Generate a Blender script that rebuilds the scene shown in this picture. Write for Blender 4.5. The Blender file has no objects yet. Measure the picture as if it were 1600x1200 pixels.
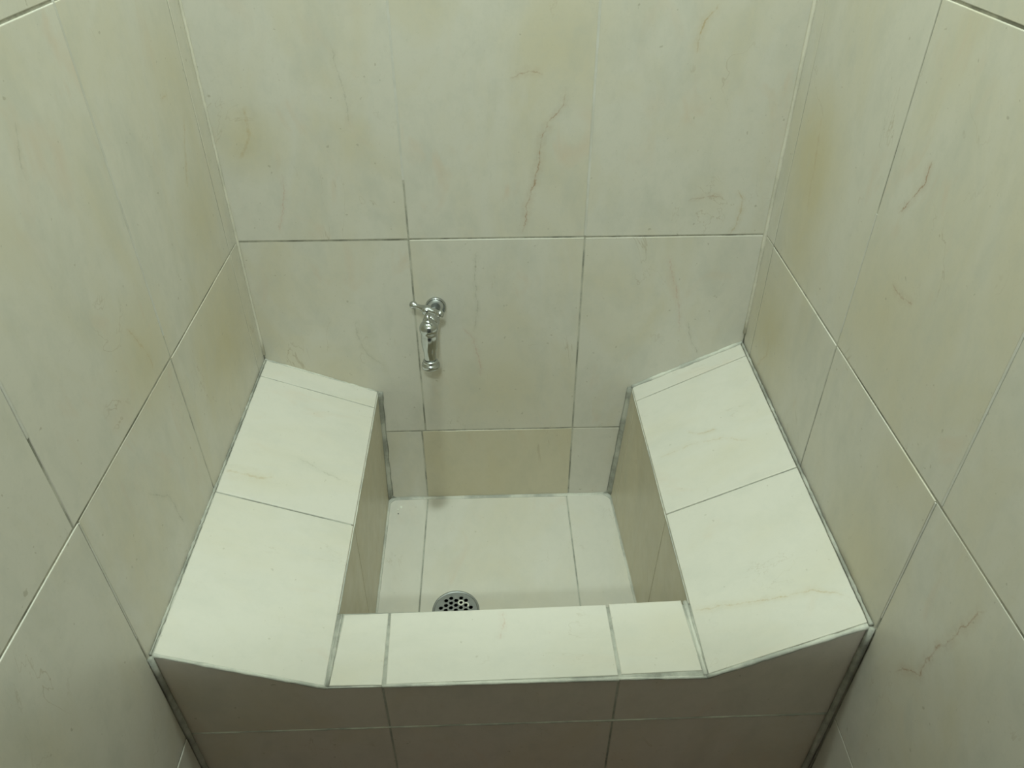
import bpy, bmesh, math, random
from mathutils import Vector, Matrix
random.seed(7)
scn = bpy.context.scene
C = scn.collection

# ------------------------------------------------------------------ camera, world, exposure
cam_d = bpy.data.cameras.new('camera')
cam = bpy.data.objects.new('camera', cam_d); C.objects.link(cam)
right = Vector((0.99944194, -0.03338208, 0.00120133))
up = Vector((0.01914334, 0.60187255, 0.79836267))
fwd = Vector((0.02737405, 0.79789414, -0.60217572))
M = Matrix((right, up, -fwd)).transposed().to_4x4()
M.translation = Vector((-0.01129, -1.16558, 0.56888))
cam.matrix_world = M
cam_d.sensor_width = 36.0
cam_d.lens = 1170.09 / 1600 * 36.0
cam_d.clip_start = 0.02
scn.camera = cam
w = bpy.data.worlds.new('world'); scn.world = w; w.use_nodes = True
w.node_tree.nodes['Background'].inputs[0].default_value = (0.85, 1.0, 0.9, 1)
w.node_tree.nodes['Background'].inputs[1].default_value = 0.05
scn.view_settings.view_transform = 'Standard'
scn.view_settings.look = 'None'
scn.view_settings.exposure = -0.38
scn.view_settings.gamma = 1.0
scn.view_settings.use_curve_mapping = False

LAMPS = {   # name: (location, radius, watts, colour, label)
    'stall': (Vector((-0.03, -0.40, 1.98)), 0.07, 28.0, (0.82, 1.0, 0.94)),
    'room': (Vector((0.02, -2.50, 1.97)), 0.09, 36.0, (0.84, 1.0, 0.95)),
}

# ------------------------------------------------------------------ materials
def new_mat(name):
    m = bpy.data.materials.new(name); m.use_nodes = True
    nt = m.node_tree
    return m, nt, nt.nodes['Principled BSDF']

def N(nt, t, **kw):
    n = nt.nodes.new(t)
    for k, v in kw.items(): setattr(n, k, v)
    return n

def setv(nt, sock, v):
    if isinstance(v, bpy.types.NodeSocket): nt.links.new(v, sock)
    else: sock.default_value = v

def mth(nt, op, a, b=None, c=None, clamp=False):
    n = N(nt, 'ShaderNodeMath', operation=op); n.use_clamp = clamp
    for i, v in enumerate((a, b, c)):
        if v is not None: setv(nt, n.inputs[i], v)
    return n.outputs[0]

def mix(nt, fac, a, b, mode='MIX'):
    n = N(nt, 'ShaderNodeMix', data_type='RGBA', blend_type=mode)
    setv(nt, n.inputs[0], fac); setv(nt, n.inputs[6], a); setv(nt, n.inputs[7], b)
    return n.outputs[2]

def ramp(nt, v, a, b, lo=0.0, hi=1.0):
    n = N(nt, 'ShaderNodeMapRange'); n.clamp = True
    setv(nt, n.inputs[0], v)
    n.inputs[1].default_value = a; n.inputs[2].default_value = b
    n.inputs[3].default_value = lo; n.inputs[4].default_value = hi
    return n.outputs[0]

def noise(nt, vec, scale, detail=3, rough=0.55, dist=0.0):
    n = N(nt, 'ShaderNodeTexNoise')
    nt.links.new(vec, n.inputs['Vector'])
    n.inputs['Scale'].default_value = scale; n.inputs['Detail'].default_value = detail
    n.inputs['Roughness'].default_value = rough; n.inputs['Distortion'].default_value = dist
    return n.outputs['Fac']

def vein(nt, U, V, pts, width):
    """printed vein: a polyline U = f(V); pts = [(u, v), ...]"""
    vs = [p[1] for p in pts]; us = [p[0] for p in pts]
    v0, v1 = min(vs), max(vs); u0, u1 = min(us) - .002, max(us) + .002
    t = N(nt, 'ShaderNodeMapRange'); t.clamp = True
    nt.links.new(V, t.inputs[0]); t.inputs[1].default_value = v0; t.inputs[2].default_value = v1
    fc = N(nt, 'ShaderNodeFloatCurve')
    cv = fc.mapping.curves[0]
    pp = sorted([((v - v0) / (v1 - v0), (u - u0) / (u1 - u0)) for u, v in pts])
    cv.points[0].location = pp[0]; cv.points[1].location = pp[-1]
    for p in pp[1:-1]: cv.points.new(*p)
    for p in cv.points: p.handle_type = 'VECTOR'
    fc.mapping.update()
    nt.links.new(t.outputs[0], fc.inputs['Value'])
    f = mth(nt, 'MULTIPLY_ADD', fc.outputs[0], u1 - u0, u0)
    d = mth(nt, 'ABSOLUTE', mth(nt, 'SUBTRACT', U, f))
    line = ramp(nt, d, width * .3, width, 1, 0)
    halo = ramp(nt, d, 0, width * 7, .30, 0)
    m = mth(nt, 'MAXIMUM', line, halo)
    a = ramp(nt, V, v0, v0 + (v1 - v0) * .12); b = ramp(nt, V, v1 - (v1 - v0) * .12, v1, 1, 0)
    return mth(nt, 'MULTIPLY', m, mth(nt, 'MULTIPLY', a, b))

def tile_mat(name, stretch=(1, 1, .35), axes='XZ', veins=(), patches=(), base=(0.635, 0.604, 0.532), rough=0.33, mott=1.0):
    m, nt, bs = new_mat(name)
    geo = N(nt, 'ShaderNodeNewGeometry'); oi = N(nt, 'ShaderNodeObjectInfo')
    off = N(nt, 'ShaderNodeVectorMath', operation='SCALE')
    off.inputs[0].default_value = (17.3, 9.1, 23.7); nt.links.new(oi.outputs['Random'], off.inputs['Scale'])
    ad = N(nt, 'ShaderNodeVectorMath', operation='ADD')
    nt.links.new(geo.outputs['Position'], ad.inputs[0]); nt.links.new(off.outputs[0], ad.inputs[1])
    st = N(nt, 'ShaderNodeVectorMath', operation='MULTIPLY'); nt.links.new(ad.outputs[0], st.inputs[0])
    st.inputs[1].default_value = stretch
    P, S = ad.outputs[0], st.outputs[0]
    c = tuple(base) + (1,)
    warm = (base[0] * .93, base[1] * .885, base[2] * .74, 1)
    grey = (base[0] * .81, base[1] * .84, base[2] * .84, 1)
    pink = (base[0] * .97, base[1] * .86, base[2] * .78, 1)
    n1 = noise(nt, S, 7, 4, .6, .6); n2 = noise(nt, S, 16, 5, .65, .3); n3 = noise(nt, P, 4.2, 2)
    n4 = noise(nt, S, 11, 3, .6, 1.2)
    col = mix(nt, ramp(nt, n1, .46, .70, 0, .6 * mott), c, warm)
    col = mix(nt, ramp(nt, n2, .48, .74, 0, .55 * mott), col, grey)
    col = mix(nt, mth(nt, 'MULTIPLY', ramp(nt, n4, .58, .72, 0, .7 * mott), ramp(nt, n3, .42, .6)), col, pink)
    for cc, rr, ss in patches:
        dv = N(nt, 'ShaderNodeVectorMath', operation='DISTANCE'); nt.links.new(geo.outputs['Position'], dv.inputs[0]); dv.inputs[1].default_value = cc
        dd = mth(nt, 'ADD', dv.outputs['Value'], mth(nt, 'MULTIPLY', mth(nt, 'SUBTRACT', n1, .5), rr * 1.6))
        col = mix(nt, ramp(nt, dd, rr * .15, rr, ss, 0), col, (base[0] * .90, base[1] * .83, base[2] * .60, 1))
    # fine speckle
    sp = noise(nt, P, 260, 2, .7)
    col = mix(nt, ramp(nt, sp, .6, .8, 0, .16 * mott), col, (.40, .38, .28, 1))
    pt = noise(nt, P, 120, 1, .5)
    col = mix(nt, ramp(nt, pt, .765, .80, 0, .5 * mott), col, (.33, .29, .20, 1))
    n5 = noise(nt, P, 42, 4, .7)
    col = mix(nt, ramp(nt, n5, .5, .8, 0, .35 * mott), col, grey)
    # faint printed hair veins
    nv = noise(nt, S, 6.5, 5, .55, 1.4)
    ln = ramp(nt, mth(nt, 'ABSOLUTE', mth(nt, 'SUBTRACT', nv, .5)), .0005, .0042, 1, 0)
    msk = ramp(nt, noise(nt, P, 9, 2), .56, .68)
    col = mix(nt, mth(nt, 'MULTIPLY', mth(nt, 'MULTIPLY', ln, msk), .42 * mott), col, (.36, .28, .17, 1))
    if veins:
        sx = N(nt, 'ShaderNodeSeparateXYZ'); nt.links.new(geo.outputs['Position'], sx.inputs[0])
        wob = mth(nt, 'MULTIPLY', mth(nt, 'SUBTRACT', noise(nt, geo.outputs['Position'], 48, 5, .7), .5), .019)
        U0 = sx.outputs[axes[0]]; V0 = sx.outputs[axes[1]]
        Uw = mth(nt, 'ADD', U0, wob); Vw = mth(nt, 'ADD', V0, wob)
        pw = noise(nt, geo.outputs['Position'], 90, 2)
        amt = ramp(nt, pw, .35, .6, .25, 1)
        for kind, pts, width, stg, vc in veins:
            if kind == 'v': k = vein(nt, Uw, V0, pts, width)
            else: k = vein(nt, Vw, U0, [(b, a) for a, b in pts], width)
            col = mix(nt, mth(nt, 'MULTIPLY', mth(nt, 'MULTIPLY', k, amt), stg), col, tuple(vc) + (1,))
    nt.links.new(col, bs.inputs['Base Color'])
    bs.inputs['Specular IOR Level'].default_value = 0.42
    rg = ramp(nt, noise(nt, P, 30, 3), .3, .7, rough - .05, rough + .08)
    nt.links.new(rg, bs.inputs['Roughness'])
    bp = N(nt, 'ShaderNodeBump'); bp.inputs['Strength'].default_value = .12; bp.inputs['Distance'].default_value = .002
    nt.links.new(noise(nt, P, 45, 4, .6), bp.inputs['Height']); nt.links.new(bp.outputs[0], bs.inputs['Normal'])
    return m

def grout_mat(name, a, b, rough=.8):
    m, nt, bs = new_mat(name)
    geo = N(nt, 'ShaderNodeNewGeometry')
    f = noise(nt, geo.outputs['Position'], 14, 5, .65)
    col = mix(nt, ramp(nt, f, .42, .6), tuple(a) + (1,), tuple(b) + (1,))
    nt.links.new(col, bs.inputs['Base Color']); bs.inputs['Roughness'].default_value = rough
    bp = N(nt, 'ShaderNodeBump'); bp.inputs['Strength'].default_value = .5; bp.inputs['Distance'].default_value = .001
    nt.links.new(noise(nt, geo.outputs['Position'], 400, 3), bp.inputs['Height']); nt.links.new(bp.outputs[0], bs.inputs['Normal'])
    return m

BROWN = (.36, .22, .12); OCHRE = (.46, .34, .16); ROSE = (.50, .30, .22); DKG = (.30, .28, .20)

VB = [  # printed veins of the back wall, (X, Z)
 ('v', [(.1089,.249),(.1063,.2198),(.0855,.1958),(.0742,.1711),(.0728,.1456),(.0655,.1036),(.0537,.0598),(.0468,.0045)], .0016, .75, BROWN),
 ('h', [(.0232,.2625),(.0423,.2687),(.0600,.2700),(.0756,.2650)], .0014, .6, BROWN),
 ('v', [(.3996,.0831),(.4113,.0663),(.4134,.0436),(.4089,.0204),(.3995,-.0007)], .0013, .7, OCHRE),
 ('h', [(.3204,.0652),(.3515,.0715),(.3806,.070)], .0013, .6, BROWN),
 ('v', [(.3238,.3603),(.3088,.3396),(.300,.3183),(.3002,.292)], .0018, .7, OCHRE),
 ('v', [(-.2566,-.1582),(-.256,-.2001),(-.2424,-.2364),(-.2151,-.2622)], .0012, .55, DKG),
 ('v', [(-.3387,.1191),(-.3395,.087),(-.3611,.0141)], .0011, .5, ROSE),
 ('v', [(-.0321,-.0206),(-.0371,-.0828),(-.0317,-.1355),(-.0426,-.1904)], .0011, .5, DKG),
 ('v', [(-.0633,-.1759),(-.043,-.2046),(-.0346,-.2484),(-.0308,-.2939)], .0012, .55, ROSE),
 ('v', [(.3008,-.032),(.3082,-.0633),(.3307,-.1288),(.3426,-.1983)], .0011, .5, ROSE),
 ('v', [(.3543,-.1703),(.3665,-.2131),(.3867,-.2503)], .0011, .55, DKG),
 ('v', [(-.2354,.3086),(-.2219,.2368),(-.2204,.1889)], .0013, .45, DKG),
 ('v', [(-.376,.225),(-.3774,.1757),(-.3997,.1406)], .0040, .45, OCHRE),
]
VR = [  # right wall, (Y, Z)
 ('v', [(-.4171,.2868),(-.4171,.2615),(-.4042,.2381),(-.3844,.2104)], .0016, .8, BROWN),
 ('h', [(-.4738,.1434),(-.4466,.1379),(-.4182,.1383)], .0013, .6, BROWN),
 ('v', [(-.682,-.231),(-.7019,-.1965),(-.7177,-.1799),(-.7159,-.1523),(-.7272,-.1007),(-.7475,-.0202)], .0017, .75, BROWN),
 ('v', [(-.1135,.2374),(-.1294,.1696),(-.1388,.1049)], .0040, .4, OCHRE),
 ('v', [(-.115,-.1386),(-.1179,-.1699),(-.0816,-.219)], .0012, .6, OCHRE),
]
VL = [  # left wall, (Y, Z)
 ('v', [(-.084,.2409),(-.1146,.1973),(-.1306,.171),(-.1388,.1508)], .0013, .7, OCHRE),
 ('v', [(-.4193,.0998),(-.411,.0856),(-.3895,.0337),(-.3925,.0163)], .0013, .6, OCHRE),
 ('v', [(-.5011,-.0884),(-.4588,-.137),(-.4479,-.2038)], .0012, .5, DKG),
 ('v', [(-.4761,.3527),(-.4907,.3231),(-.4927,.3029)], .0014, .5, DKG),
 ('h', [(-.1529,.2783),(-.1249,.276)], .0014, .5, OCHRE),
]
VT = [  # tops of the sink, (X, Y)
 ('h', [(.2641,-.5242),(.3195,-.5358),(.3794,-.5499),(.4083,-.5515),(.4281,-.5649),(.4503,-.5859)], .0012, .6, OCHRE),
 ('h', [(.3268,-.1758),(.3536,-.1974),(.3743,-.1967)], .0012, .55, OCHRE),
 ('h', [(.2718,-.2151),(.3299,-.2114),(.378,-.2239),(.4188,-.2566)], .0015, .35, OCHRE),
 ('h', [(-.4309,-.2996),(-.3859,-.2965),(-.3591,-.2906)], .0030, .45, OCHRE),
 ('h', [(-.3374,-.2323),(-.299,-.248),(-.2521,-.2604)], .0012, .35, DKG),
 ('v', [(-.002,-.5155),(-.0008,-.5366),(-.0075,-.5617)], .0011, .45, ROSE),
]
M_BACK = tile_mat('glazed_tile_back', (1, 1, .52), 'XZ', VB, [((-.385, 0, .17), .07, .5), ((-.30, 0, -.30), .08, .35), ((.10, 0, .30), .10, .35), ((.0, 0, -.33), .14, .4)])
M_LEFT = tile_mat('glazed_tile_left', (1, 1, .52), 'YZ', VL, [((-.435, -.15, -.10), .17, .75), ((-.435, -.40, .04), .10, .55), ((-.435, -.12, .10), .10, .5), ((-.435, -.10, .30), .10, .35)])
M_RIGHT = tile_mat('glazed_tile_right', (1, 1, .52), 'YZ', VR, [((.465, -.12, .17), .13, .75), ((.465, -.14, .05), .10, .55), ((.465, -.10, -.13), .14, .7), ((.455, -.55, -.18), .12, .5), ((.455, -.42, .10), .12, .4)])
M_TOP = tile_mat('glazed_tile_top', (.4, 1, 1), 'XY', VT, mott=.6)
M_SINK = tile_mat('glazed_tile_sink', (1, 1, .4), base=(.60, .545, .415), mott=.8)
M_FRONT = tile_mat('glazed_tile_front', (1, 1, .6), base=(.65, .59, .52), mott=1.0)
M_PAN = tile_mat('glazed_tile_basin_floor', (1, .5, 1), mott=.6)
G_WALL = grout_mat('wall_grout', (.52, .50, .42), (.25, .245, .20))
G_SINK = grout_mat('sink_grout', (.48, .475, .41), (.26, .26, .22))
G_PALE = grout_mat('pale_grout', (.62, .61, .53), (.40, .40, .35))
G_FLUSH = grout_mat('flush_grout', (.63, .61, .56), (.56, .54, .48))
G_CORNER = grout_mat('corner_grout', (.66, .62, .52), (.54, .51, .42))

def plain(name, col, rough=.7, metal=0.0, emit=None):
    m, nt, bs = new_mat(name)
    geo = N(nt, 'ShaderNodeNewGeometry')
    f = noise(nt, geo.outputs['Position'], 25, 3)
    nt.links.new(mix(nt, f, tuple(c * .92 for c in col) + (1,), tuple(min(1, c * 1.06) for c in col) + (1,)), bs.inputs['Base Color'])
    bs.inputs['Roughness'].default_value = rough; bs.inputs['Metallic'].default_value = metal
    if emit:
        bs.inputs['Emission Color'].default_value = emit[0] + (1,); bs.inputs['Emission Strength'].default_value = emit[1]
    return m
CHROME = plain('chrome', (.50, .52, .52), .14, 1.0)
SATIN = plain('satin_metal', (.66, .68, .67), .42, .8)
STEEL = plain('dull_steel', (.30, .31, .30), .42, .85)
DARK = plain('dark_drain', (.02, .02, .018), .8)
WHITISH = plain('mineral_residue', (.80, .80, .70), .6)
PAINT = plain('white_ceiling_paint', (.80, .80, .75), .8)
PANELM = plain('dark_shade_panel', (.10, .10, .10), .5)  # dark finish of the added shade panel behind the camera
CLAY = plain('brown_floor_tile', (.22, .12, .10), .5)
WHITE = plain('white_lamp_housing', (.8, .8, .8), .4)
GLOW = plain('lamp_diffuser', (.9, .9, .88), .4, 0, ((.95, 1.0, .88), 3.0))

# ------------------------------------------------------------------ mesh helpers
def mesh_obj(name, verts, faces, mat, parent=None, smooth=False, origin=None):
    """one mesh object; its origin sits at the middle of its vertices"""
    vs = [Vector(v) for v in verts]
    o0 = Vector(origin) if origin is not None else sum(vs, Vector()) / len(vs)
    me = bpy.data.meshes.new(name)
    me.from_pydata([v - o0 for v in vs], [], faces)
    bm = bmesh.new(); bm.from_mesh(me); bmesh.ops.recalc_face_normals(bm, faces=bm.faces[:]); bm.to_mesh(me); bm.free()
    me.materials.append(mat)
    if smooth:
        for p in me.polygons: p.use_smooth = True
    o = bpy.data.objects.new(name, me); C.objects.link(o)
    o.location = o0
    if parent is not None:
        o.parent = parent; o.matrix_parent_inverse = Matrix.Identity(4)
        o.location = o0 - Vector(parent.location)
    return o

def empty(name, loc, label, cat, group=None):
    o = bpy.data.objects.new(name, None); C.objects.link(o); o.location = loc
    o.empty_display_size = .05
    o['label'] = label; o['category'] = cat
    if group: o['group'] = group
    return o

def structure(o): o['kind'] = 'structure'; return o

def inset(poly, d):
    """move every edge of a convex 2D polygon inward by d (d: number or one per edge)"""
    n = len(poly); area = sum(poly[i][0] * poly[(i + 1) % n][1] - poly[(i + 1) % n][0] * poly[i][1] for i in range(n))
    s = 1 if area > 0 else -1
    if not isinstance(d, (list, tuple)): d = [d] * n
    lines = []
    for i in range(n):
        a = Vector(poly[i]); b = Vector(poly[(i + 1) % n]); e = (b - a).normalized()
        nn = Vector((-e.y, e.x)) * s
        lines.append((a + nn * d[i], e))
    out = []
    for i in range(n):
        p, r = lines[i - 1]; q, t = lines[i]
        den = r.x * t.y - r.y * t.x
        k = ((q.x - p.x) * t.y - (q.y - p.y) * t.x) / den
        out.append(p + r * k)
    return out

def slab(frame, poly, mat, parent, gap=.0015, thick=.007, bev=.0009, name='tile', tilt=.0004, lift=0.0):
    """a glazed tile: frame(u, v, h) -> world, h measured out of the wall"""
    p0 = inset(poly, gap)
    p1 = inset(p0, bev * .35); p2 = inset(p0, bev * 1.1)
    tx, ty, t0 = (random.uniform(-tilt, tilt) for _ in range(3))
    cu = sum(p.x for p in p0) / len(p0); cv = sum(p.y for p in p0) / len(p0)
    def H(p, h): return h + lift + t0 * .6 + tx * (p.x - cu) / .2 + ty * (p.y - cv) / .2
    V = []; n = len(p0)
    for ring, h in ((p0, -thick), (p0, -bev), (p1, -bev * .35), (p2, 0)):
        V += [frame(p.x, p.y, H(p, h)) for p in ring]
    F = [list(range(n))[::-1], [3 * n + i for i in range(n)]]
    for r in range(3):
        for i in range(n):
            j = (i + 1) % n
            F.append([r * n + i, r * n + j, (r + 1) * n + j, (r + 1) * n + i])
    return mesh_obj(name, V, F, mat, parent)

def prism(name, ring_a, ring_b, mat, parent=None):
    n = len(ring_a)
    F = [list(range(n))[::-1], list(range(n, 2 * n))] + [[i, (i + 1) % n, n + (i + 1) % n, n + i] for i in range(n)]
    return mesh_obj(name, list(ring_a) + list(ring_b), F, mat, parent)

def box(name, a, b, mat, parent=None):
    x0, y0, z0 = a; x1, y1, z1 = b
    return prism(name, [(x0, y0, z0), (x1, y0, z0), (x1, y1, z0), (x0, y1, z0)], [(x0, y0, z1), (x1, y0, z1), (x1, y1, z1), (x0, y1, z1)], mat, parent)

def bead(name, p0, p1, r, mat, parent, jit=.25, step=.012, ea=None, eb=None):
    """an uneven strand of grout along an edge"""
    p0, p1 = Vector(p0), Vector(p1); d = p1 - p0; L = d.length; d.normalize()
    a = Vector((0, 0, 1)) if abs(d.z) < .8 else Vector((1, 0, 0))
    s = d.cross(a).normalized(); t = d.cross(s)
    n = max(2, int(L / step)); V = []; F = []; K = 6
    for i in range(n + 1):
        c = p0 + d * (L * i / n); rr = r * (1 + random.uniform(-jit, jit))
        for k in range(K):
            an = 2 * math.pi * k / K + .3
            V.append(c + s * math.cos(an) * rr + t * math.sin(an) * rr)
    for i in range(n):
        for k in range(K):
            k2 = (k + 1) % K
            F.append([i * K + k, i * K + k2, (i + 1) * K + k2, (i + 1) * K + k])
    F += [list(range(K)), [n * K + k for k in range(K)]]
    return mesh_obj(name, V, F, mat, parent, smooth=True)

def cove(name, p0, p1, da, db, r, mat, parent, jit=.12, step=.015):
    """a concave fillet of grout in an inner corner; da, db point out along the two faces"""
    p0, p1, da, db = Vector(p0), Vector(p1), Vector(da), Vector(db)
    d = p1 - p0; L = d.length; d.normalize(); n = max(2, int(L / step)); K = 5; V = []; F = []
    for i in range(n + 1):
        c = p0 + d * (L * i / n); rr = r * (1 + random.uniform(-jit, jit))
        V.append(c - (da + db) * .001)
        for k in range(K):
            an = math.pi / 2 * k / (K - 1)
            V.append(c + da * rr * (1 - math.sin(an)) + db * rr * (1 - math.cos(an)))
    W = K + 1
    for i in range(n):
        for k in range(W):
            k2 = (k + 1) % W
            F.append([i * W + k, i * W + k2, (i + 1) * W + k2, (i + 1) * W + k])
    F += [list(range(W)), [n * W + k for k in range(W)]]
    return mesh_obj(name, V, F, mat, parent, smooth=True)

def lathe(name, origin, axis, prof, mat, parent, seg=28, ref=None):
    """prof = [(radius, distance along the axis)]"""
    o = Vector(origin); ax = Vector(axis).normalized()
    a = Vector((0, 0, 1)) if abs(ax.z) < .8 else Vector((1, 0, 0))
    s = ax.cross(a).normalized(); t = ax.cross(s); V = []; F = []
    for r, h in prof:
        for k in range(seg):
            an = 2 * math.pi * k / seg
            V.append(o + ax * h + (s * math.cos(an) + t * math.sin(an)) * max(r, 1e-5))
    for i in range(len(prof) - 1):
        for k in range(seg):
            k2 = (k + 1) % seg
            F.append([i * seg + k, i * seg + k2, (i + 1) * seg + k2, (i + 1) * seg + k])
    F += [list(range(seg)), [(len(prof) - 1) * seg + k for k in range(seg)]]
    ob = mesh_obj(name, V, F, mat, parent, smooth=True)
    return ob

def flat_with_holes(name, outline, holes, thick, bev, mat, parent, loc):
    """a plate cut out of 2D outlines (curve fill), lying flat at loc"""
    cu = bpy.data.curves.new(name, 'CURVE'); cu.dimensions = '2D'; cu.fill_mode = 'BOTH'
    cu.extrude = thick / 2 - bev; cu.bevel_depth = bev; cu.bevel_resolution = 1; cu.offset = -bev
    for ring in [outline] + holes:
        sp = cu.splines.new('POLY'); sp.points.add(len(ring) - 1); sp.use_cyclic_u = True
        for q, (x, y) in zip(sp.points, ring): q.co = (x, y, 0, 1)
    tmp = bpy.data.objects.new('tmp', cu); C.objects.link(tmp)
    dg = bpy.context.evaluated_depsgraph_get()
    me = bpy.data.meshes.new_from_object(tmp.evaluated_get(dg))
    bpy.data.objects.remove(tmp); bpy.data.curves.remove(cu)
    me.name = name; me.materials.clear(); me.materials.append(mat)
    o = bpy.data.objects.new(name, me); C.objects.link(o)
    o.parent = parent; o.location = Vector(loc) - Vector(parent.location) - Vector((0, 0, thick / 2))
    return o

def circle(cx, cy, r, n=24, ph=0):
    return [(cx + r * math.cos(2 * math.pi * k / n + ph), cy + r * math.sin(2 * math.pi * k / n + ph)) for k in range(n)]

# ------------------------------------------------------------------ dimensions (metres)
ROW = .4265                       # height of a wall tile
FLOOR, CEIL = -2 * ROW, 2.0
JX = (-.1472, .1528)              # vertical joints of the back wall
def XL(y, z=0): return -.4356 - .0045 * y + .002 * z
def XR(y, z=0): return .4651 + .0218 * y - .0105 * z
REC = .0008                       # how far the grout lies below the glaze
YF = -3.3                         # the room goes on to here
ROWS = [(FLOOR, -ROW), (-ROW, 0), (0, ROW), (ROW, 2 * ROW), (2 * ROW, 3 * ROW), (3 * ROW, 4 * ROW), (4 * ROW, CEIL)]
f_back = lambda u, v, h: Vector((u, -h, v))
f_left = lambda u, v, h: Vector((XL(u, v) + h, u, v))
f_right = lambda u, v, h: Vector((XR(u, v) - h, u, v))

# ------------------------------------------------------------------ the room
wb = structure(box('wall_back', (-.60, REC, FLOOR - .05), (.62, .12, CEIL), G_WALL))
for z0, z1 in ROWS:
    for x0, x1 in ((None, JX[0]), (JX[0], JX[1]), (JX[1], None)):
        a0, a1 = (XL(0, z0), XL(0, z1)) if x0 is None else (x0, x0)
        b0, b1 = (XR(0, z0), XR(0, z1)) if x1 is None else (x1, x1)
        if x0 == JX[0] and z1 <= -.4: a0 = a1 = -.1550
        if x1 == JX[0] and z1 <= -.4: b0 = b1 = -.1550
        slab(f_back, [(a0, z0), (b0, z0), (b1, z1), (a1, z1)], M_SINK if z1 < -.4 and x0 == JX[0] else M_BACK, wb, gap=.0014)

YJ = -.629                        # below the first joint the upright joint meets the sink's front
def side_wall(name, X, f, mat, sgn, ys):
    ra = [(X(y, z) - sgn * REC, y, z) for y, z in ((.0, FLOOR - .05), (YF, FLOOR - .05), (YF, CEIL), (.0, CEIL))]
    rb = [(x - sgn * .11, y, z) for x, y, z in ra]
    wl = structure(prism(name, ra, rb, G_WALL))
    for z0, z1 in ROWS:
        for i in range(len(ys) - 1):
            y0, y1 = (YJ if z1 <= 0 and abs(q + .638) < .003 else q for q in (ys[i], ys[i + 1]))
            g = .0014 if i else .0009
            slab(f, [(y1, z0), (y0, z0), (y0, z1), (y1, z1)], mat, wl, gap=g)
    return wl
ysl = [-.0005, -.042] + [-.3395 - .299 * k for k in range(10)] + [YF]
ysr = [-.0005, -.042] + [-.3385 - .3 * k for k in range(10)] + [YF]
ysl = [y for y in ysl if y > YF + .03] + [YF]; ysr = [y for y in ysr if y > YF + .03] + [YF]
wl = side_wall('wall_left', XL, f_left, M_LEFT, 1, ysl)
wr = side_wall('wall_right', XR, f_right, M_RIGHT, -1, ysr)
# upright joints filled flush with pale grout
def strip(name, f, u, z0, z1, parent, wd=.0048):
    V = [f(u + a, z, h) for z in (z0, z1) for a, h in ((-wd / 2, -.002), (wd / 2, -.002), (wd / 2 - .0006, .00015), (-wd / 2 + .0006, .00015))]
    mesh_obj(name, V, [[0, 1, 2, 3], [4, 5, 6, 7], [0, 1, 5, 4], [1, 2, 6, 5], [2, 3, 7, 6], [3, 0, 4, 7]], G_FLUSH, parent)
strip('joint_grout', f_back, JX[1], .003, 2 * ROW, wb)
strip('joint_grout', f_back, JX[0], .105, 2 * ROW, wb)
strip('joint_grout', f_left, -.3395, .035, ROW, wl)
strip('joint_grout', f_left, -.6385, .12, ROW, wl, .004)
strip('joint_grout', f_left, YJ, -.20, -.003, wl, .003)
strip('joint_grout', f_right, -.6385, .003, ROW, wr, .004)
strip('joint_grout', f_right, YJ, -.20, -.003, wr, .003)
strip('joint_grout', f_right, -.3385, .02, .19, wr, .0035)
# pale caulk in the upright corners
bead('corner_grout', (XR(0, -.2) - .0015, -.0015, -.20), (XR(0, CEIL) - .0015, -.0015, CEIL), .0036, G_CORNER, wb, .12, .03)
bead('corner_grout', (XL(0, -.2) + .0012, -.0012, -.23), (XL(0, CEIL) + .0012, -.0012, CEIL), .0028, G_CORNER, wb, .12, .03)
fl = structure(box('floor', (-.60, YF, FLOOR - .05), (.62, .12, FLOOR), CLAY))
ce = structure(box('ceiling', (-.60, YF, CEIL), (.62, .12, CEIL + .08), PAINT))
wf = structure(box('wall_front', (-.60, YF - .1, FLOOR), (.62, YF, CEIL), PAINT))
# added unseen panel, casts a standing person's shadow on the lower side walls
panel = structure(box('shade_panel', (-.42, -1.39, -.70), (.425, -1.36, .60), PANELM))
box('shade_panel_rail', (-.42, -1.395, .60), (.425, -1.355, .62), STEEL, panel)
lathe('shade_panel_knob', (.33, -1.36, .0), (0, 1, 0), [(.006, 0), (.006, .02), (.018, .024), (.021, .034), (.016, .043), (0, .046)], CHROME, panel)

for key, (loc, rad, wat, col) in LAMPS.items():
    lab = {'stall': 'small round white ceiling lamp above the tiled sink', 'room': 'larger round white ceiling lamp outside the stall'}[key]
    e = empty('ceiling_lamp', (loc.x, loc.y, CEIL), lab, 'lamp')
    lathe('housing', (loc.x, loc.y, CEIL), (0, 0, -1), [(rad + .02, 0), (rad + .02, .014), (rad + .014, .018), (rad + .004, .018), (rad + .003, .010), (0, .010)], WHITE, e)
    lathe('diffuser', (loc.x, loc.y, CEIL - .0105), (0, 0, -1), [(rad, 0), (rad, .002), (0, .0025)], GLOW, e)
    ld = bpy.data.lights.new('lamp_light', 'AREA'); ld.shape = 'DISK'; ld.size = rad * 2; ld.energy = wat; ld.color = col
    lo = bpy.data.objects.new('lamp_light', ld); C.objects.link(lo); lo.parent = e; lo.location = (0, 0, -.022)

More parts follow.
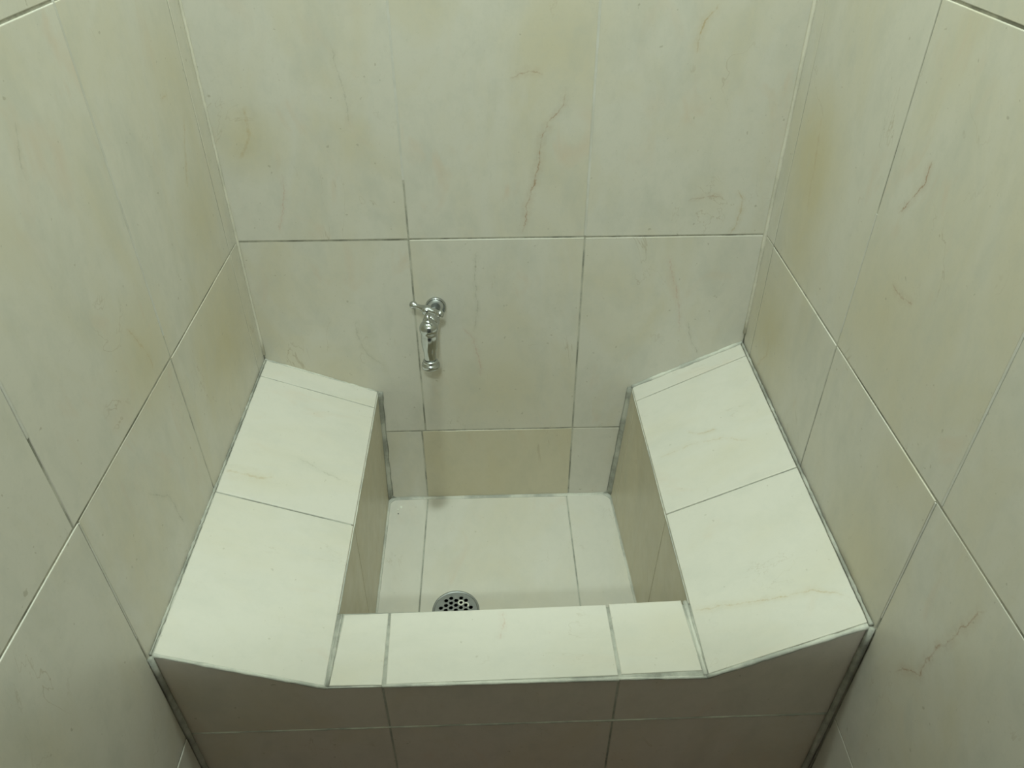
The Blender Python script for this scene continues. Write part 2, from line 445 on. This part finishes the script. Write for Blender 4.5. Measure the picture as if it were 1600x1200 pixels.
# ------------------------------------------------------------------ the tiled sink
ZF = -.6182                       # basin floor
D, S = .6235, .5115               # front face, back edge of the front ledge
IL, IR = -.2323, .2635            # inner edges of the two sloping ledges
ZOL, ZOR, ZI = -.2409, -.2217, -.3227
sink = empty('tiled_sink', (0, -D / 2, FLOOR), 'built-in basin clad in cream marble-look tiles with sloping side ledges, between the walls', 'sink')
def irb(y): return .2455 + .018 * (-y / .51)       # foot of the right basin side
k = REC
e1 = .0006
V, F = [], []
def solid(ra, rb):
    b = len(V); n = len(ra); V.extend(ra); V.extend(rb)
    F.append([b + i for i in range(n)][::-1]); F.append([b + n + i for i in range(n)])
    for i in range(n): F.append([b + i, b + (i + 1) % n, b + n + (i + 1) % n, b + n + i])
def wing(y, X, xi, xib, zo, sg):
    kz = .0024 if sg < 0 else .0014
    return [(X(y) + sg * e1, y, FLOOR), (xib - sg * .005, y, FLOOR), (xib - sg * .005, y, ZF), (xi - sg * .005, y, ZI - kz + .005 * (zo - ZI) / abs(X(y) - xi)), (X(y) + sg * e1, y, zo - kz)]
ilb = lambda y: -.2400 + .007 * (-y / D)
yc = [-e1, -.046, -.145, -.245, -.3435, -.435, -.53, -D + k]
for ya, yb in zip(yc[:-1], yc[1:]):
    solid(wing(ya, XL, IL, ilb(ya), ZOL, 1), wing(yb, XL, IL, ilb(yb), ZOL, 1))
    solid(wing(ya, XR, IR, irb(ya), ZOR, -1), wing(yb, XR, IR, irb(yb), ZOR, -1))
solid([(IL - .01, -S - k, FLOOR), (IR + .01, -S - k, FLOOR), (IR + .01, -S - k, ZI - k), (IL - .01, -S - k, ZI - k)],
      [(IL - .01, -D + k, FLOOR), (IR + .01, -D + k, FLOOR), (IR + .01, -D + k, ZI - k), (IL - .01, -D + k, ZI - k)])
mesh_obj('body', V, F, G_SINK, sink)
DX, DY, DR = -.0864, -.2952, .0446
base = flat_with_holes('basin_bed', [(-.245, -.515), (.262, -.515), (.255, -.001), (-.245, -.001)], [circle(DX, DY, .036, 32)], .05, .0003, G_SINK, sink, (0, 0, ZF - k))

# sloping ledges
def slope_frame(X, xi, zo, sg):
    # u = world X, v = world Y on the sloping top, h out of it; edges kept straight between wall and inner edge
    def f(u, v, h):
        xo = X(v)
        t = (u - xi) / (xo - xi); z = ZI + t * (zo - ZI)
        n = Vector((-(zo - ZI), 0, xo - xi)).normalized()
        if n.z < 0: n = -n
        return Vector((u, v, z)) + n * h
    return f
fL, fR = slope_frame(XL, IL, ZOL, 1), slope_frame(XR, IR, ZOR, -1)
for f, X, xi, cuts in ((fL, XL, IL, ((-.0005, -.0005), (-.0512, -.0512), (-.3462, -.3470), (-D + .001, -D + .0005))),
                       (fR, XR, IR, ((-.0005, -.0005), (-.0420, -.0470), (-.3410, -.3405), (-D + .004, -D + .001)))):
    for (a0, a1), (b0, b1) in zip(cuts[:-1], cuts[1:]):     # (at the wall, at the inner edge)
        sgn = 1 if xi < 0 else -1
        slab(f, [(X(a0) + sgn * .0025, a0), (xi, a1), (xi, b1), (X(b0) + sgn * .0025, b0)], M_TOP, sink, gap=.0012, tilt=.0003)
# front ledge: three tiles with wide grout towards the slopes
f_top = lambda u, v, h: Vector((u, v, ZI + h))
for poly in ([(-.2248, -.5136), (-.1610, -.5124), (-.1588, -.6245), (-.2292, -.6232)],
             [(-.1600, -.5125), (.1462, -.5084), (.1480, -.6205), (-.1560, -.6235)],
             [(.1482, -.5074), (.2545, -.5043), (.2590, -.6170), (.1500, -.6195)]):
    slab(f_top, poly, M_TOP, sink, gap=.0012, tilt=.0002, lift=.0004)
# grout packed into the wide seams beside the front ledge
bead('seam_grout', (IL + .0045, -S - .002, ZI - .0012), (IL + .0020, -D + .001, ZI - .0012), .0030, G_SINK, sink, .3)
bead('seam_grout', (IR - .0045, -S + .004, ZI - .0012), (IR - .0020, -D + .001, ZI - .0012), .0034, G_PALE, sink, .3)

# front face
f_front = lambda u, v, h: Vector((u, -D - h, v))
yo = -D
GX = (-.1597, .1473)
f = f_front
slab(f, [(XL(yo) + .002, -ROW), (GX[0], -ROW), (GX[0], ZI - .004), (IL, ZI - .004), (XL(yo) + .002, ZOL - .004)], M_FRONT, sink, gap=.0014, tilt=.0002)
slab(f, [(GX[0], -ROW), (GX[1], -ROW), (GX[1], ZI - .004), (GX[0], ZI - .004)], M_FRONT, sink, gap=.0014, tilt=.0002)
slab(f, [(GX[1], -ROW), (XR(yo) - .002, -ROW), (XR(yo) - .002, ZOR - .004), (IR, ZI - .004), (GX[1], ZI - .004)], M_FRONT, sink, gap=.0014, tilt=.0002)
for x0, x1 in ((XL(yo) + .002, GX[0]), (GX[0], GX[1]), (GX[1], XR(yo) - .002)):
    slab(f, [(x0, FLOOR + .002), (x1, FLOOR + .002), (x1, -ROW), (x0, -ROW)], M_FRONT, sink, gap=.0014, tilt=.0002)
bead('joint_grout', (XL(yo) + .004, -D + .0006, -ROW), (XR(yo) - .004, -D + .0006, -ROW), .0018, G_PALE, sink, .3)
# pale rough grout along the front edge and the walls
yb_ = -D + .0006
bead('edge_grout', (XL(yo) + .004, yb_, ZOL - .0030), (IL, yb_, ZI - .0030), .0027, G_PALE, sink, .22)
bead('edge_grout', (IL, yb_, ZI - .0028), (GX[0], yb_, ZI - .0028), .0018, G_PALE, sink, .3)
bead('edge_grout', (GX[0], yb_, ZI - .0028), (GX[1], yb_, ZI - .0028), .0028, G_PALE, sink, .2)
bead('edge_grout', (GX[1], yb_, ZI - .0026), (IR, yb_ - .0005, ZI - .0034), .0024, G_PALE, sink, .25)
bead('edge_grout', (IR, yb_ - .0005, ZI - .0030), (XR(yo) - .004, yb_, ZOR - .0030), .0034, G_PALE, sink, .22)
bead('edge_grout', (XL(yo) + .001, -D - .0026, FLOOR), (XL(yo) + .001, -D - .0026, ZOL - .003), .0046, G_SINK, sink, .15, .03)
bead('edge_grout', (XR(yo) - .001, -D - .0026, FLOOR), (XR(yo) - .001, -D - .0026, ZOR - .003), .0046, G_SINK, sink, .15, .03)
bead('wall_seam', (XL(0) + .0012, -.001, ZOL - .0004), (XL(-D) + .0012, -D, ZOL - .0004), .0019, G_SINK, sink, .5, .006)
bead('wall_seam', (XR(0) - .0012, -.001, ZOR - .0004), (XR(-D) - .0012, -D, ZOR - .0004), .0024, G_SINK, sink, .3, .008)
bead('wall_seam', (XL(0), -.0014, ZOL - .0004), (IL - .001, -.0014, ZI - .0004), .0020, G_PALE, sink, .4, .008)
bead('wall_seam', (XR(0), -.0014, ZOR + .0004), (IR + .001, -.0014, ZI + .0004), .0042, G_PALE, sink, .25, .008)

# basin sides
def side_frame(xt, xb, sg):
    def fr(u, v, h):
        t = (v - ZF) / (ZI - ZF)
        return Vector((xb(u) + (xt - xb(u)) * t + sg * h, u, v))
    return fr
flb = side_frame(IL, ilb, 1)
frb = side_frame(IR, irb, -1)
for fr, top in ((flb, ZI - .0015), (frb, ZI - .0015)):
    for y0, y1 in ((-.001, -.0505), (-.0505, -.3465), (-.3465, -S)):
        slab(fr, [(y1, ZF), (y0, ZF), (y0, top), (y1, top)], M_SINK, sink, gap=.0007, tilt=.0001)
f_in = lambda u, v, h: Vector((u, -S + h, v))
for x0, x1 in ((IL, -.16), (-.16, .147), (.147, .262)):
    slab(f_in, [(x0, ZF), (x1, ZF), (x1, ZI - .0015), (x0, ZI - .0015)], M_SINK, sink, gap=.0009, tilt=.0001)
bead('edge_grout', (IL, -.004, ZI - .0008), (IL, -S, ZI - .0008), .0011, G_PALE, sink, .3)
bead('edge_grout', (IR, -.004, ZI - .0008), (IR, -S, ZI - .0008), .0009, G_PALE, sink, .3)
# basin floor: three columns of tiles, the middle one cut round the drain
f_pan = lambda u, v, h: Vector((u, v, ZF + h))
PX = (-.1551, .1487)
for x0, x1 in ((-.2385, PX[0]), (PX[1], .2545)):
    for y0, y1 in ((-.001, -.427), (-.427, -S)):
        xa = x1 if x1 < 0 else irb(y0) + .001; xb = x1 if x1 < 0 else irb(y1) + .001
        slab(f_pan, [(x0, y1), (xb, y1), (xa, y0), (x0, y0)], M_PAN, sink, gap=.0014, tilt=.0002)
slab(f_pan, [(PX[0], -S), (PX[1], -S), (PX[1], -.427), (PX[0], -.427)], M_PAN, sink, gap=.0014, tilt=.0002)
g = .0014
flat_with_holes('tile', [(PX[0] + g, -.427 + g), (PX[1] - g, -.427 + g), (PX[1] - g, -.002), (PX[0] + g, -.002)], [circle(DX, DY, .0440, 40)], .006, .0007, M_PAN, sink, (0, 0, ZF))
# coved grout round the basin floor and up the back corners
cove('coved_grout', (-.2395, -.001, ZF), (.246, -.001, ZF), (0, -1, 0), (0, 0, 1), .0045, G_PALE, sink)
cove('coved_grout', (-.2395, -.001, ZF), (-.2335, -S, ZF), (1, 0, 0), (0, 0, 1), .0040, G_PALE, sink)
cove('coved_grout', (irb(0), -.001, ZF), (irb(-S), -S, ZF), (-1, 0, 0), (0, 0, 1), .0040, G_PALE, sink)
cove('coved_grout', (-.2390, -.001, ZF), (IL, -.001, ZI), (1, 0, 0), (0, -1, 0), .0085, G_SINK, sink)
cove('coved_grout', (irb(0), -.001, ZF), (IR, -.001, ZI), (-1, 0, 0), (0, -1, 0), .0085, G_SINK, sink)
def spandrel(o, du, dv, dn, r, mat):
    """thin wedge that rounds off a square corner"""
    o, du, dv, dn = map(Vector, (o, du, dv, dn)); K = 8; ring = [o]
    for i in range(K + 1):
        an = math.pi / 2 * i / K
        ring.append(o + du * r * (1 - math.sin(an)) + dv * r * (1 - math.cos(an)))
    prism('corner_fill', [q - dn * .001 for q in ring], [q + dn * .0012 for q in ring], mat, sink)
for x, sx in ((-.2395, 1), (.2458, -1)):
    spandrel((x, -.0004, ZF), (sx, 0, 0), (0, 0, 1), (0, -1, 0), .030, G_SINK)
    spandrel((x, -.001, ZF), (sx, 0, 0), (0, -1, 0), (0, 0, 1), .030, G_PALE)

# ------------------------------------------------------------------ drain
dn = empty('floor_drain', (DX, DY, ZF), 'round grey metal drain grate with staggered holes set in the basin floor', 'drain')
holes = []
cs, rs = .0094, .0109
for i in range(-3, 4):
    for j in range(-4, 5):
        x = i * cs; y = j * rs + (rs / 2 if i % 2 else 0)
        if math.hypot(x, y) < .0315: holes.append(circle(x, y, .0037, 14))
flat_with_holes('grate', circle(0, 0, .0400, 48), holes, .0022, .0004, STEEL, dn, (DX, DY, ZF + .0008))
lathe('rim', (DX, DY, ZF - .006), (0, 0, 1), [(.0355, 0), (.0385, .0035), (.0400, .0068), (.0425, .0076), (.0440, .0070), (.0445, .0050), (.0435, 0)], STEEL, dn, 48)
lathe('drain_pipe', (DX, DY, ZF - .09), (0, 0, 1), [(.0345, 0), (.0350, .082), (.0340, .082), (.0335, .004), (0, .004)], DARK, dn, 32)
def torus_arc(name, c, R, r, a0, a1, mat, parent, n=14, z=.0):
    V = []; F = []
    for i in range(n + 1):
        a = a0 + (a1 - a0) * i / n; rr = r * random.uniform(.75, 1.15)
        for q in range(6):
            b = 2 * math.pi * q / 6; R2 = R + rr * math.cos(b) * 1.5
            V.append((c[0] + R2 * math.cos(a), c[1] + R2 * math.sin(a), c[2] + rr * .6 * math.sin(b) + z))
    for i in range(n):
        for q in range(6): F.append([i * 6 + q, i * 6 + (q + 1) % 6, (i + 1) * 6 + (q + 1) % 6, (i + 1) * 6 + q])
    F += [list(range(6)), [n * 6 + q for q in range(6)]]
    return mesh_obj(name, V, F, mat, parent, smooth=True)
for i, j, a0, a1 in ((1, 1, 0, 6.28), (2, 1, -.9, 2.2)):
    x = DX + i * cs; y = DY + j * rs + (rs / 2 if i % 2 else 0)
    o = torus_arc('mineral_residue', (x, y, ZF + .0010), .0047, .0011, a0, a1, WHITISH, dn)
    o['label'] = 'whitish residue round a drain hole'

# ------------------------------------------------------------------ tap
TX = -.1088
tap = empty('wall_tap', (TX, 0, -.1320), 'chrome garden-style tap with a T-bar handle mounted on the back wall', 'tap')
fc = Vector((TX, -.0002, -.1320)); bc = Vector((-.1180, -.0665, -.1370))
ax = (bc - fc).normalized()
lathe('flange', fc, (0, -1, 0), [(.0188, 0), (.0190, .003), (.0182, .0048), (.0168, .0050), (.0156, .0034), (.0150, .0010)], CHROME, tap, 40)
lathe('flange_plate', fc, (0, -1, 0), [(.0154, .0005), (.0152, .0026), (.0090, .0030), (.0001, .0031)], SATIN, tap, 32)
lathe('inlet_pipe', fc, ax, [(.0088, .001), (.0088, .016), (.0118, .018), (.0118, .028), (.0100, .030), (.0100, .036), (.0136, .038), (.0148, .046), (.0148, .054), (.010, .060)], CHROME, tap, 32)
# valve body: a ball that turns down into the spout
sp_ax = Vector((-.0008, -.010, -.080)).normalized()
body = [(.0001, -.0168)] + [(.0168 * math.cos(math.radians(d)), .0168 * math.sin(math.radians(d))) for d in range(-78, 31, 9)] + [(.0146, .0120), (.0149, .015), (.0150, .023), (.0142, .032), (.0124, .041), (.0111, .049), (.0105, .057), (.0110, .061)]
lathe('valve_body', bc, sp_ax, body, CHROME, tap, 40)
lathe('spout_collar', bc + sp_ax * .0605, sp_ax, [(.0112, 0), (.0132, .001), (.0140, .004), (.0128, .0062), (.0158, .0075), (.0166, .010), (.0166, .0145), (.0155, .0162), (.0115, .0165), (.0105, .010), (0, .009)], CHROME, tap, 40)
hub = Vector((-.1192, -.0662, -.1000))
stem_ax = (hub - bc).normalized()
lathe('valve_stem', bc, stem_ax, [(.0090, .012), (.0085, .0172), (.0060, .0182), (.0046, .0195), (.0046, .036)], CHROME, tap, 24)
lk, rk = Vector((-.1440, -.0500, -.0985)), Vector((-.0950, -.0815, -.0990))
hd = (rk - lk).normalized(); L = (rk - lk).length
lathe('tap_handle', lk - hd * .005, hd, [(.0001, 0), (.0050, .0012), (.0068, .004), (.0068, .008), (.0054, .0105), (.0042, .013), (.0044, .020), (.0058, L / 2 - .003), (.0066, L / 2 + .001),
      (.0072, L / 2 + .005), (.0066, L / 2 + .009), (.0058, L / 2 + .013), (.0044, L - .010), (.0042, L - .003), (.0054, L - .0005), (.0068, L + .002), (.0068, L + .006), (.0050, L + .0088), (.0001, L + .010)], CHROME, tap, 24)
lathe('handle_hub', hub - stem_ax * .007, stem_ax, [(.0060, 0), (.0086, .002), (.0090, .009), (.0080, .0125), (.0044, .0142), (.0001, .0148)], CHROME, tap, 24)

# small pale and dark raised spots on the basin floor near its back left corner
for px, py, r, m in ((-.2115, -.0265, .0034, WHITISH), (-.2175, -.034, .0022, WHITISH), (-.2160, -.046, .0013, DARK)):
    lathe('floor_spot', (px, py, ZF), (0, 0, 1), [(r, -.0005), (r * .9, .0007), (r * .4, .0010), (.0001, .0011)], m, sink, 9)
